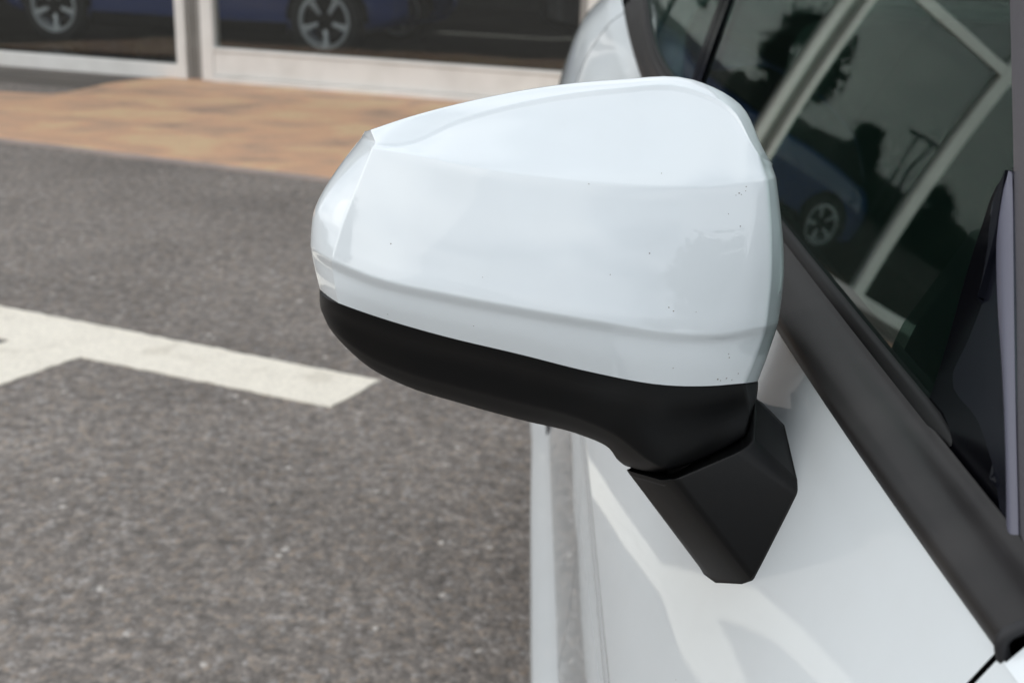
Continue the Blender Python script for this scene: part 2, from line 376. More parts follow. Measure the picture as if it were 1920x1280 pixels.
box('interior_floor', (-8.5, .07, -.05), (9.6, 9.5, .02), MAT['shopfloor'], shop, 0)
box('back_wall', (-8.5, 9.3, .02), (9.6, 9.5, 4.93), MAT['shopwall'], shop, 0)
box('side_wall', (-8.6, .1, .02), (-8.45, 9.29, 4.9), MAT['shopwall'], shop, 0)
box('side_wall', (9.5, .1, .02), (9.65, 9.29, 4.9), MAT['shopwall'], shop, 0)

# ------------------------------------------------------------------ wheel with five broad spokes
def wheel(parent, c, r=.33, width=.2, name='wheel', side=-1):
    """wheel in parent space, axle along y, outer face towards side*y"""
    c = Vector(c); ri = r * .70
    def lathe(nm, prof, m, par, n=48):
        v = []; f = []
        for q in range(n):
            a = 2*math.pi*q/n
            for (rr, yy) in prof: v.append(c + Vector((math.cos(a)*rr, yy*side, math.sin(a)*rr)))
        k = len(prof)
        for q in range(n):
            for j in range(k-1): f.append((q*k+j, ((q+1)%n)*k+j, ((q+1)%n)*k+j+1, q*k+j+1))
        return obj(nm, v, f, m, par, auto=R(40))
    h = width/2
    ty = lathe(name, [(ri, h*.8), (ri+.015, h), (r*.93, h), (r*.985, h*.86), (r, h*.6), (r, -h*.6), (r*.985, -h*.86), (r*.93, -h), (ri, -h*.8), (ri, h*.8)], MAT['tyre'], parent)
    lathe('rim', [(ri+.004, h*.82), (ri+.006, h*.95), (ri-.016, h*.98), (ri-.030, h*.75), (ri-.03, -h*.7), (ri+.002, -h*.8)], MAT['alloy'], ty)
    v = []; f = []
    for kq in range(5):
        a = 2*math.pi*kq/5 - 1.52
        for (rr, hw, yy) in ((.03, .020, h*.66), (ri*.5, .018, h*.84), (ri-.012, .032, h*.9)):
            for e_ in (-1, 1):
                for dy in (0, -.03):
                    u = Vector((math.cos(a), 0, math.sin(a))); t_ = Vector((-math.sin(a), 0, math.cos(a)))
                    v.append(c + u*rr + t_*(e_*hw) + Vector((0, (yy+dy)*side, 0)))
        b = len(v) - 12
        for s in (0, 4):
            f += [(b+s, b+s+2, b+s+6, b+s+4), (b+s+1, b+s+5, b+s+7, b+s+3), (b+s, b+s+4, b+s+5, b+s+1), (b+s+2, b+s+3, b+s+7, b+s+6)]
    sp = obj('spoke_set', v, f, MAT['alloy'], ty, False); bev(sp, .004)
    lathe('hub', [(.0, h*.72), (.03, h*.72), (.055, h*.64), (.06, h*.3)], MAT['alloy'], ty, 24)
    lathe('brake_disc', [(.03, h*.1), (.15, h*.1), (.15, -.01), (.03, -.01)], MAT['alloy_dark'], ty, 32)
    return ty

def display_car(label, body, loc, rz):
    """a car standing in the showroom: lofted body, windows, wheels; x is its length, -y faces the street"""
    c = thing('parked_car', label, 'car', loc, rz)
    xs = [-2.15, -2.1, -1.9, -1.5, -1.0, -.45, .1, .6, 1.05, 1.4, 1.7, 1.95, 2.05]
    belt = [.62, .78, .92, .99, 1.0, .98, .96, .93, .92, .95, .98, .9, .7]
    half = [.60, .70, .80, .86, .88, .89, .89, .89, .89, .88, .84, .76, .64]
    low = [.38, .3, .24, .2, .2, .2, .2, .2, .2, .2, .24, .3, .38]
    rows = []
    for x, b, w, z0 in zip(xs, belt, half, low):
        rows.append([Vector((x, y*w, z)) for y, z in ((-.8, z0), (-.97, z0+.05), (-.98, .45), (-1, .62*b+.06), (-.99, .8*b), (-.94, b-.04), (-.86, b), (0, b+.035), (.86, b), (.94, b-.04), (.99, .8*b), (1, .62*b+.06), (.98, .45), (.97, z0+.05), (.8, z0))])
    rows = [crs(r_, 2) for r_ in rows]
    cols = [crs([r_[j] for r_ in rows], 3) for j in range(len(rows[0]))]
    o = grid('body', cols, body, c); solid(o, .02)
    def top(x, y, z): return Vector((x, y, z))
    gx = [(-1.75, 1.0), (-1.35, 1.34), (-.9, 1.44), (-.2, 1.46), (.35, 1.40), (1.2, .95)]
    rr = [[Vector((x, -.8 + (z-.95)*.28, z)), Vector((x, -.40, z+.01)), Vector((x, 0, z+.02)), Vector((x, .40, z+.01)), Vector((x, .8-(z-.95)*.28, z))] for x, z in gx]
    cc = [crs([r_[j] for r_ in rr], 4) for j in range(5)]
    o = grid('roof', cc, body, c); solid(o, .02)
    for s in (-1, 1):
        v = [Vector((x, s*(.805 - max(0, z-.95)*.28), z-.012)) for x, z in gx[:]]; base = [Vector((x, s*.815, .95)) for x, z in gx]
        o = grid('side_window', [crs(base, 4), crs(v, 4)], MAT['piano'], c); solid(o, .01)
        for xw in (-1.38, 1.38):
            v = []; n = 24
            for q in range(n+1):
                a = math.pi*q/n; v.append(Vector((xw + math.cos(a)*.375, s*.905, .34+math.sin(a)*.375)))
            o = grid('wheel_arch', [v, [Vector((p.x, s*.62, p.z)) for p in v]], MAT['gap'], c); solid(o, .01)
            b = [Vector((xw, s*.902, .34 - .14))] ; m_ = len(v)
            o = obj('arch_well', [*v, Vector((xw, s*.905, .22))], [tuple(range(m_+1))], MAT['gap'], c, False); solid(o, .004)
            wheel(c, (xw, s*.83, .335), .335, .2, 'wheel', s)
        o = box('sill_trim', (-1.0, s*.88-.02, .19), (1.0, s*.88+.02, .30), MAT['gap'], c, .01)
    return c
w1, w2 = ground(620, 112, .02), ground(118, 78, .02)
dv = (w1 - w2); ang = math.atan2(dv.y, dv.x); dvn = dv.normalized()
perp = Vector((-dvn.y, dvn.x, 0))
mid = w1 - dvn * 1.38 + perp * .80
car_b = display_car('dark blue car with silver five-spoke wheels inside the showroom', MAT['blue'], (mid.x, mid.y, .021), ang)
p2 = w1 + dvn * 3.6 + perp * 2.2
car_k = display_car('black car parked deeper in the showroom behind the fixed window', MAT['night'], (p2.x, p2.y, .021), ang + .1)

# ------------------------------------------------------------------ the white car
car = thing('white_car', 'white car with black belt trim parked close to the camera', 'car', (0, 0, 0))
XC = .93
WH, BK, TR = MAT['white'], MAT['black'], MAT['trim']
KEYS = ['T', 'E', 'M', 'D', 'D2', 'U', 'U2', 'A2', 'A', 'B', 'C']
ST = {
 -.70: [(.40,.78),(.38,.77),(.34,.72),(.31,.66),(.31,.655),(.31,.60),(.31,.5),(.31,.40),(.31,.36),(.32,.30),(.45,.24)],
 -.55: [(.26,.88),(.24,.865),(.19,.80),(.155,.70),(.155,.695),(.155,.62),(.15,.5),(.14,.38),(.13,.34),(.13,.27),(.25,.21)],
 -.25: [(.21,.965),(.19,.95),(.12,.87),(.075,.75),(.075,.745),(.075,.65),(.07,.5),(.065,.375),(.05,.32),(.05,.25),(.2,.2)],
 .10:  [(.175,1.005),(.16,.985),(.10,.885),(.06,.775),(.061,.77),(.066,.66),(.058,.5),(.045,.372),(.012,.305),(.01,.25),(.2,.18)],
 .40:  [(.147,1.02),(.138,.994),(.097,.897),(.052,.78),(.055,.772),(.062,.66),(.054,.5),(.037,.37),(.002,.30),(.0,.25),(.2,.18)],
 1.35: [(.147,1.022),(.138,.996),(.097,.899),(.052,.78),(.055,.772),(.062,.66),(.054,.5),(.037,.37),(.002,.30),(.0,.25),(.2,.18)],
 1.75: [(.146,1.045),(.134,1.022),(.095,.92),(.050,.80),(.052,.79),(.061,.66),(.054,.5),(.037,.37),(.002,.30),(.0,.25),(.2,.18)],
 2.05: [(.146,1.095),(.125,1.078),(.085,1.01),(.048,.90),(.047,.88),(.054,.70),(.053,.5),(.037,.37),(.002,.30),(.002,.25),(.2,.18)],
 2.35: [(.160,1.15),(.138,1.135),(.095,1.08),(.052,.95),(.050,.93),(.048,.74),(.05,.5),(.040,.37),(.006,.30),(.01,.25),(.2,.2)],
 2.60: [(.225,1.15),(.195,1.135),(.125,1.08),(.070,.95),(.068,.93),(.062,.74),(.06,.5),(.045,.37),(.012,.30),(.02,.25),(.2,.2)],
 2.82: [(.26,1.13),(.235,1.11),(.175,1.04),(.125,.9),(.124,.88),(.125,.7),(.13,.5),(.15,.4),(.16,.34),(.18,.3),(.3,.25)],
 2.98: [(.45,1.08),(.42,1.06),(.36,.98),(.32,.85),(.32,.83),(.32,.66),(.33,.5),(.35,.42),(.36,.38),(.38,.34),(.5,.3)],
}
ADD = (.0118, .0106, .008, .0045, .004, .002, .003, .003, .0046, .004, 0)
ST = {y: [(x + .033 * (1.25 - z) + a, z) for (x, z), a in zip(p, ADD)] for y, p in ST.items()}
YS = sorted(ST)
def station(Y):
    """section of the car side at Y (points from belt to underside)"""
    P = []
    for k in range(len(KEYS)):
        pts = [Vector((y, *ST[y][k])) for y in YS]
        # cubic in Y
        i = max(0, min(len(YS)-2, next((q for q in range(len(YS)-1) if Y <= YS[q+1]), len(YS)-2)))
        def sl(j):
            if j == 0: return (pts[1]-pts[0])/(YS[1]-YS[0])
            if j == len(YS)-1: return (pts[-1]-pts[-2])/(YS[-1]-YS[-2])
            h0, h1 = YS[j]-YS[j-1], YS[j+1]-YS[j]
            return ((pts[j]-pts[j-1])/h0*h1 + (pts[j+1]-pts[j])/h1*h0)/(h0+h1)
        h = YS[i+1]-YS[i]; s = (Y-YS[i])/h; s2, s3 = s*s, s*s*s
        v = pts[i]*(2*s3-3*s2+1) + sl(i)*h*(s3-2*s2+s) + pts[i+1]*(-2*s3+3*s2) + sl(i+1)*h*(s3-s2)
        P.append(Vector((v[1], Y, v[2])))
    return P
def side_panel(name, y0, y1, k0, k1, mt, parent, edge=lambda z: 0.0, n=14, edge1=lambda z: 0.0, thick=.004):
    rows = []
    for i in range(n+1):
        Y = y0 + (y1-y0)*i/n
        def section(Yq):
            raw = station(Yq); P = tighten(raw, {1: .010, 3: .004, 4: .004, 7: .006, 8: .010, 9: .01})
            a = min(range(len(P)), key=lambda q: (P[q]-raw[k0]).length); b = min(range(len(P)), key=lambda q: (P[q]-raw[k1]).length)
            return crs(P[a:b+1], 3)
        s = i/n; C_ = section(Y); out_ = []
        for q, p in enumerate(C_):
            dy = (1-s)*edge(p.z) + s*edge1(p.z)
            out_.append(section(Y + dy)[q] if abs(dy) > 1e-4 else p)
        rows.append(out_)
    o = grid(name, rows, mt, parent, True); facing(o, (-1, 0, .3)); solid(o, thick)
    o.data.materials.append(MAT['gap']); o.modifiers['solid'].material_offset_rim = 1  # panel rims coloured near-black so the seams look shaded
    return o
front_edge = lambda z: (z - 1.02) * -.28 * max(0, min(1, (z-.6)/.2)) if z > .6 else .0
kick = lambda z: .10 * max(0, min(1, (z - .78) / .25)) + .25 * max(0, min(1, (.72 - z) / .22))
door = side_panel('front_door', .3735, 1.3470, 0, 7, WH, car, edge=front_edge, n=18)
rdoor = side_panel('rear_door', 1.3488, 2.026, 0, 7, WH, car, n=14, edge1=lambda z: kick(z))
side_panel('rear_bumper_side', 2.503, 2.97, 7, 10, WH, car, n=10)
side_panel('rear_quarter', 2.03, 2.97, 0, 7, WH, car, n=16, edge=lambda z: kick(z))
side_panel('front_fender', -.69, .3705, 0, 10, WH, car, n=18, edge1=front_edge)
side_panel('sill', .376, 2.5, 7, 10, WH, car, n=8)
# inner door shells so the gaps read dark
rows = [[p + Vector((.016, 0, -.002)) for p in station(.2 + i*.1)] for i in range(23)]
facing(grid('inner_shell', rows, MAT['gap'], car), (-1, 0, 0))

# window surface: leans in 14 degrees, slightly curved
def gxs(Y, z): return .181 - .035*(Y-.83) + .022*(Y-.83)**2 + math.tan(R(14))*(z-1.053) + .16*max(0, z-1.053)**2
def gp(Y, z, off=0.0): return Vector((gxs(Y, z) - off, Y, z + off*.24))
def patch(name, ca, cb, mt, parent, off=0.0, nu=16, nv=8, thick=.004, bulge=0.0, offb=None, seg=6):
    ca = crs([Vector((a[0], a[1], 0)) for a in ca], seg) if len(ca) > 2 else [Vector((*ca[0],0)).lerp(Vector((*ca[1],0)), i/seg) for i in range(seg+1)]
    cb = crs([Vector((a[0], a[1], 0)) for a in cb], seg) if len(cb) > 2 else [Vector((*cb[0],0)).lerp(Vector((*cb[1],0)), i/seg) for i in range(seg+1)]
    def samp(c, t):
        u = t*(len(c)-1); i = min(int(u), len(c)-2); return c[i].lerp(c[i+1], u-i)
    rows = []
    ob = off if offb is None else offb
    for i in range(nu+1):
        a, b = samp(ca, i/nu), samp(cb, i/nu); row = []
        for j in range(nv+1):
            s = j/nv; q = a.lerp(b, s); row.append(gp(q.x, q.y, off + (ob-off)*s + bulge*math.sin(math.pi*s)))
        rows.append(row)
    o = grid(name, rows, mt, parent); facing(o, (-1, 0, .2)); solid(o, thick); return o
ZB = 1.053
def belt(Y):                       # height of the glass line along the car
    return ZB + .04*(min(Y, 1.35)-.83) + (0 if Y < 1.35 else (station(Y)[0].z - 1.022) * .8)
def plin(z): return .394 + (z-1.045)*1.106 if z < 1.236 else .6053 + (z-1.236)*1.72     # A-pillar line
# belt trim: rounded satin section between the paint and the glass
def belt_trim(name, y0, y1, parent, n=24):
    rows = []
    for i in range(n+1):
        Y = y0 + (y1-y0)*i/n; T = station(Y)[0]; zb = belt(Y); G = gp(Y, zb)
        P = [T + Vector((.006, 0, -.006)), T + Vector((-.0005, 0, .001)), T + Vector((-.002, 0, .008)), T.lerp(G, .55) + Vector((-.0055, 0, .006)), G + Vector((-.0075, 0, -.001)), G + Vector((-.0035, 0, .0015)), G + Vector((-.0035, 0, -.01))]
        rows.append(crs(P, 4))
    o = grid(name, rows, TR, parent); facing(o, (-1, 0, .5))
    if y0 < 1: tube('trim_end_seal', [p + Vector((.0015, -.001, -.0015)) for p in rows[0]], .0026, MAT['rubber2'], parent, 8)
    return o
def seal(y0, y1, parent, n=60):
    rows = []
    for i in range(n+1):
        Y = y0 + (y1-y0)*i/n; G = gp(Y, belt(Y))
        w_ = min(1, (Y-y0)/.02)
        rows.append([G + Vector((x_*w_ + .001*(1-w_), 0, z_*w_)) for x_, z_ in ((-.0042, -.004), (-.0048, .0015), (-.003, .0055), (.0, .0075), (.003, .002))])
    o = grid('window_seal', rows, MAT['rubber'], parent); facing(o, (-1, 0, .5)); return o
belt_trim('belt_trim', .3715, 1.343, door); seal(.495, 1.30, door)
belt_trim('belt_trim', 1.349, 2.12, rdoor); seal(1.36, 2.1, rdoor)
zt = 1.43
up = [(.518, 1.160), (.60, 1.234), (.80, 1.352), (.98, 1.425), (1.27, zt)]
patch('window', [(.506, ZB-.02), (.51, 1.06), (.519, 1.10), (.532, 1.146)], [(1.27, ZB-.02), (1.27, 1.15), (1.27, 1.3), (1.27, 1.40)], MAT['carglass'], door, 0, 16, 24) if False else None
lo = [(.506, ZB-.02), (.65, ZB-.02), (.85, ZB-.02), (1.05, ZB-.02), (1.275, ZB-.02)]
patch('window', lo, up, MAT['carglass'], door, 0, 30, 16)
rlo = [(1.335, ZB-.02), (1.6, belt(1.6)-.02), (1.8, belt(1.8)-.02), (2.0, belt(2.0)-.02), (2.14, belt(2.13)-.01)]
rup = [(1.335, zt), (1.6, 1.425), (1.8, 1.40), (2.0, 1.34), (2.16, 1.24)]
patch('window', rlo, rup, MAT['carglass'], rdoor, 0, 24, 12)
# B pillar: gloss black cover with a dark seam
patch('pillar_cover', [(1.282, ZB-.01), (1.282, 1.2), (1.285, zt)], [(1.308, ZB-.01), (1.308, 1.2), (1.308, zt)], MAT['piano'], door, .003, 10, 3)
patch('pillar_cover', [(1.312, ZB-.01), (1.312, 1.2), (1.312, zt)], [(1.338, ZB-.01), (1.338, 1.2), (1.338, zt)], MAT['piano'], rdoor, .003, 10, 3)
# corner piece in front of the window (gloss panel, grey frame strip), then the pillar trim
def on_glass(px, py, off=0.0):
    """(Y, z) where the line of sight meets the window surface lifted by off"""
    rr_ = ray(px, py).normalized(); lo_, hi_ = .2, 1.2
    fn_ = lambda t: (CAM + rr_*t).x - (gxs((CAM + rr_*t).y, (CAM + rr_*t).z) - off)
    for _ in range(40):
        m_ = (lo_ + hi_)/2
        if fn_(m_) < 0: lo_ = m_
        else: hi_ = m_
    p = CAM + rr_*lo_; return (p.y, p.z - off*.24)
def edge_list(pts, off): return [on_glass(x, y, off) for x, y in pts]
L_px = [(1895, 318), (1868, 350), (1842, 420), (1812, 515), (1774, 650), (1736, 765), (1710, 822), (1700, 860)]
S_px = [(1897, 322), (1872, 385), (1869, 470), (1871, 560), (1880, 700), (1886, 850), (1888, 1020), (1888, 1080)]
P_px = [(1899, 322), (1900, 385), (1901, 470), (1902, 560), (1904, 700), (1907, 850), (1911, 1020), (1912, 1080)]
R_px = [(1880, 430), (1868, 480), (1845, 560), (1815, 640), (1787, 700), (1835, 790), (1868, 900), (1882, 1030)]
patch('corner_panel', edge_list(L_px, .001), edge_list(S_px, .001), MAT['piano'], door, .001, 28, 12, .004, 0)
patch('corner_ridge', edge_list(R_px, .003), edge_list(S_px, .003), MAT['navy'], door, .003, 28, 8, .003, 0, .003)
patch('frame_strip', edge_list(S_px, .004), edge_list(P_px, .004), MAT['violet'], door, .004, 28, 6, .006, .0015)
pz = [1.03, 1.06, 1.10, 1.15, 1.21, 1.30, 1.42]
pl_ = edge_list([(1918, 1110), (1910, 900), (1907, 600), (1901, 300), (1895, 30), (1890, -120)], .003)
patch('front_pillar', [(a-.085, b+.01) for a, b in pl_] + [(.84, 1.43)], pl_ + [(.94, 1.425)], MAT['pillar'], car, .003, 40, 8, .02, .006)
patch('gasket', edge_list([(1903, 315), (1905, 560), (1909, 850), (1914, 1060)], .002), edge_list([(1898, 315), (1900, 560), (1904, 850), (1909, 1060)], .002), MAT['rubber'], car, .002, 12, 3, .004)
# roof rail over the doors, roof, far side and cabin
patch('roof_rail', [(.96, 1.436), (1.3, 1.45), (1.7, 1.44), (2.0, 1.38), (2.2, 1.26), (2.3, 1.155)], [(.93, 1.475), (1.3, 1.50), (1.75, 1.49), (2.15, 1.42), (2.42, 1.28), (2.5, 1.15)], WH, car, .004, 24, 6, .01, .006)
patch('window_frame', [(.68, 1.27), (.80, 1.345), (.98, 1.418), (1.3, zt-.006), (1.65, 1.415)], [(.665, 1.285), (.785, 1.36), (.965, 1.438), (1.3, 1.452), (1.66, 1.442)], MAT['piano'], car, .005, 24, 4, .006)
rf = []
for Y, z in ((.30, 1.03), (.45, 1.10), (.95, 1.44), (1.3, 1.50), (1.75, 1.50), (2.2, 1.44), (2.5, 1.33), (2.75, 1.12)):
    x0 = gxs(Y, min(z, 1.48)) + (.04 if Y > .9 else .02)
    if Y > 2.6: x0 = .30
    rf.append([Vector((x0, Y, z-.01)), Vector((x0+.12, Y, z+.015)), Vector((XC-.3, Y-.02*(Y < .9), z+.035)), Vector((XC, Y-.03*(Y < .9), z+.04)), Vector((XC+.3, Y-.02*(Y < .9), z+.035)), Vector((2*XC-x0-.12, Y, z+.015)), Vector((2*XC-x0, Y, z-.01))])
rf = [crs(r_, 3) for r_ in rf]
def rows_range(a, b, k=5):
    return [list(c) for c in zip(*[crs([r_[j] for r_ in rf[a:b]], k) for j in range(len(rf[0]))])]
o = grid('windscreen', rows_range(0, 3), MAT['carglass'], car); facing(o, (0, 0, 1)); solid(o, .005)
o = grid('roof', rows_range(2, 6), WH, car); facing(o, (0, 0, 1)); solid(o, .02)
o = grid('rear_window', rows_range(5, 8), MAT['carglass'], car); facing(o, (0, 0, 1)); solid(o, .005)
hd = []
for Y in (-.69, -.5, -.25, 0, .2, .30, .366):
    T = station(Y)[0]; hd.append(crs([T + Vector((-.001, 0, 0)), T + Vector((.014, 0, .017)), T + Vector((.12, 0, .045)), Vector((XC-.3, Y, T.z+.07)), Vector((XC, Y, T.z+.08)), Vector((XC+.3, Y, T.z+.07)), Vector((2*XC-T.x-.12, Y, T.z+.045)), Vector((2*XC-T.x-.004, Y, T.z))], 3))
o = grid('bonnet', hd, WH, car); facing(o, (0, 0, 1)); solid(o, .01)
def end_cap(name, Y, sgn):
    P = [p for p in station(Y)]
    rows = [[p, Vector((p.x + (XC-p.x)*.4, p.y + sgn*.08, p.z)), Vector((XC, p.y + sgn*.11, p.z)), Vector((2*XC-p.x - (XC-p.x)*.4, p.y + sgn*.08, p.z)), Vector((2*XC-p.x, p.y, p.z))] for p in P]
    o = grid(name, [crs(r_, 3) for r_ in rows], WH, car); facing(o, (0, sgn, 0)); solid(o, .01)
end_cap('front_bumper', -.69, -1); end_cap('tailgate', 2.97, 1)
# far side of the body
rows = []
for i in range(37):
    Y = -.69 + 3.66*i/36; rows.append([Vector((2*XC-p.x, p.y, p.z)) for p in crs(station(Y), 2)])
o = grid('far_side_panel', rows, WH, car); facing(o, (1, 0, 0)); solid(o, .012)
def fpatch(name, ca, cb, m, off=0, thick=.004):
    ca = crs([Vector((2*XC-gxs(*a)+off, *a)) for a in ca], 5); cb = crs([Vector((2*XC-gxs(*a)+off, *a)) for a in cb], 5)
    o = grid(name, [ca, cb], m, car); facing(o, (1, 0, .2)); solid(o, thick)
fpatch('far_window', lo, [(.53, 1.146), (.62, 1.222), (.80, 1.352), (.98, 1.425), (1.275, zt)], MAT['carglass'])
fpatch('far_window', rlo, rup, MAT['carglass'])
fpatch('far_pillar', [(1.26, 1.03), (1.26, 1.2), (1.27, 1.45)], [(1.36, 1.03), (1.36, 1.2), (1.35, 1.45)], MAT['inner'], 0, .05)
fpatch('far_pillar', [(.30, 1.03), (.47, 1.2), (.87, 1.45)], [(.40, 1.03), (.60, 1.2), (.98, 1.44)], MAT['inner'], 0, .05)
fpatch('far_rail', [(.92, 1.425), (1.3, 1.435), (1.7, 1.42), (2.1, 1.3), (2.2, 1.15)], [(.92, 1.48), (1.3, 1.51), (1.75, 1.50), (2.2, 1.42), (2.5, 1.15)], WH, 0, .03)
# cabin
box('cabin_floor', (.22, .05, .28), (1.64, 2.7, .33), MAT['inner'], car, 0)
box('dashboard', (.22, .28, .60), (1.64, .66, .985), MAT['inner'], car, .06)
box('door_card', (.175, .42, .35), (.215, 2.1, 1.03), MAT['inner'], car, .015)
box('door_card', (1.645, .42, .35), (1.685, 2.1, 1.03), MAT['inner'], car, .015)
o = grid('headliner', [[p + Vector((0, 0, -.03)) for p in r_] for r_ in rows_range(2, 6)], mat('headliner', (.22, .22, .21), .9), car)
def seat(x):
    s = box('seat', (x-.24, .98, .42), (x+.24, 1.46, .56), MAT['seat'], car, .06)
    v = [Vector((x+sx*w, 1.40+dy+t*.22, .52+t*.62)) for t, w in ((0, .24), (.6, .25), (1, .19)) for sx in (-1, 1) for dy in (0, .12)]
    f = []
    for k in (0, 4): f += [(k, k+1, k+5, k+4), (k+2, k+6, k+7, k+3), (k, k+4, k+6, k+2), (k+1, k+3, k+7, k+5)]
    f += [(0, 2, 3, 1), (8, 9, 11, 10)]
    bev(obj('backrest', v, f, MAT['seat'], s), .04, 4)
    bev(box('headrest', (x-.13, 1.61, 1.17), (x+.13, 1.70, 1.35), MAT['seat'], s, 0), .035, 4)
seat(.55); seat(1.31)
box('rear_seat', (.3, 1.95, .42), (1.56, 2.35, .6), MAT['seat'], car, .06)
box('rear_backrest', (.3, 2.3, .5), (1.56, 2.45, 1.12), MAT['seat'], car, .05)
tor = [Vector((.55 + math.cos(a)*.18, .80 + math.sin(a)*.06, .93 + math.sin(a)*.17)) for a in [2*math.pi*q/28 for q in range(29)]]
tube('steering_wheel', tor, .014, MAT['inner'], car, 8, False)
# wheels of the white car
for Y in (-.16, 2.42):
    for s, x in ((-1, .17), (1, 2*XC-.17)):
        hold = bpy.data.objects.new('wheel_mount', None); 
        wv = wheel(None, (0, 0, 0), .33, .21, 'wheel', -1)
        wv.parent = car; wv.location = (x, Y, .33); wv.rotation_euler = (0, 0, -math.pi/2 if s < 0 else math.pi/2)
        bpy.data.objects.remove(hold)

# ------------------------------------------------------------------ door mirror
K = .92      # distance of the housing
def hy(x, y, d): return aty(x, y, d * K)
base = [.70, .668, .660, .646, .637, .632, .631, .635, .645, .672]      # depth of the widest line per column, left silhouette to right silhouette
r4x = [(582,462),(621,488),(700,520),(850,554),(990,580),(1130,604),(1270,625),(1360,625),(1438,612),(1459,604)]
r3x = [(674,262),(697,278),(738,283),(870,310),(1000,330),(1140,344),(1280,350),(1370,346),(1440,337),(1455,331)]
r3d = [.020,.019,.019,.019,.019,.019,.020,.021,.021,.016]
r2x = [(679,254),(704,268),(748,268),(862,222),(1000,187),(1150,166),(1285,163),(1368,200),(1424,292),(1447,306)]
r2d = [.022,.022,.027,.050,.064,.070,.072,.060,.034,.024]
r1x = [(684,248),(693,242),(762,219),(872,190),(1010,163),(1160,147.5),(1300,148),(1390,196),(1438,290),(1449,308)]
r1d = [.026,.032,.042,.062,.076,.082,.084,.074,.048,.030]
r0x = [(700,262),(712,256),(775,236),(880,206),(1012,180),(1160,166),(1290,168),(1376,214),(1424,304),(1434,316)]
r0d = [.06,.072,.082,.102,.116,.122,.124,.112,.09,.07]
m1l = {0: (626,326), 1: (671,345), 8: (1447,430), 9: (1466,420)}
m2l = {0: (588,398), 1: (643,417), 8: (1447,525), 9: (1470,518)}
r5x = [(599,541),(634,568),(702,592),(832,630),(975,664),(1112,698),(1250,722),(1335,723),(1398,718),(1421,714)]
rowsC = []
def bow(x): return .630 + (.04 if x > 1150 else .027) * ((x - 1150) / 500) ** 2      # plan curve of the housing front
def rowp(xs, ds): return [hy(x, y, ((.692 if i == 0 else .672) if i in (0, len(xs)-1) else bow(x)) + d) for i, ((x, y), d) in enumerate(zip(xs, ds))]
R0, R1, R2, R3 = rowp(r0x, r0d), rowp(r1x, r1d), rowp(r2x, r2d), rowp(r3x, r3d)
R4 = rowp(r4x, [-.001, -.002] + [-.006]*6 + [-.004, -.001]); R5 = rowp(r5x, [.004]*10)
M1 = []; M2 = []
for i in range(10):
    a, b = R3[i], R4[i]; nrm = Vector((0, -.92, .38))
    p, q = a.lerp(b, 1/3) + nrm*.0016, a.lerp(b, 2/3) + nrm*.0016
    if i in m1l: p = aty(*m1l[i], p.y); q = aty(*m2l[i], q.y)
    M1.append(p); M2.append(q)
# rear columns behind the two ends
def back(rows_):
    out_ = []
    for k, r_ in enumerate(rows_):
        l, rr = r_[0], r_[-1]
        c = sum(r_, Vector()) / len(r_)
        far_ = lambda q, k_: CAM + (q - CAM) * (1 + k_ / q.y)
        lb = far_(l, .045) + Vector((.010, 0, 0)); rb = far_(rr, .016) + Vector((-.004, 0, 0))
        if k <= i3: lb += Vector((.002, 0, -.012 + .008*k/i3)); rb += Vector((0, 0, -.005 + .004*k/i3))
        if k == 0: lb = far_(l, .010) + Vector((.004, 0, -.006)); rb = far_(rr, .010) + Vector((-.004, 0, -.006))
        out_.append([lb] + r_ + [rb])
    return out_
R4b = [p + Vector((0, .0036, -.0058)) for p in R4]
R2i = []
for i in range(10):
    d_ = R3[i] - R2[i]; t_ = (R2[min(i+1, 9)] - R2[max(i-1, 0)]).normalized(); n_ = t_.cross(d_).normalized()
    if n_.dot(CAM - R2[i]) < 0: n_ = -n_
    R2i.append(R2[i] + d_.normalized()*min(.003, d_.length*.3) - n_*(.0010 if 1 < i < 8 else .0002))
R5m = [a.lerp(b, .5) + Vector((0, -.001, 0)) for a, b in zip(R4b, R5)]
def between(rs, k):
    cs_ = [crs([r_[i] for r_ in rs], k) for i in range(10)]
    return [[c_[j] for c_ in cs_] for j in range(1, len(cs_[0])-1)]
A_in = between([R2i, R3], 3); B_in = between([R3, M1, M2, R4], 2); C_in = between([R4b, R5m, R5], 2)
seq = [R0, R1, R2, R2i] + A_in + [R3] + B_in + [R4, R4b] + C_in + [R5]
i3, i4 = 4 + len(A_in), 5 + len(A_in) + len(B_in)
ctrl = back(seq)
def loft(ctrl, colmarks, rowmarks, cs, rs):
    rows_ = [crs(tighten(r_, colmarks), cs) for r_ in ctrl]
    cols_ = [crs(tighten([r_[j] for r_ in rows_], rowmarks), rs) for j in range(len(rows_[0]))]
    return cols_
cols = loft(ctrl, {2: .0025, 9: .005}, {1: .004, 2: .0012, 3: .0012, i3: .0016, i4: .0016, i4+1: .0025}, 5, 3)
mir = None
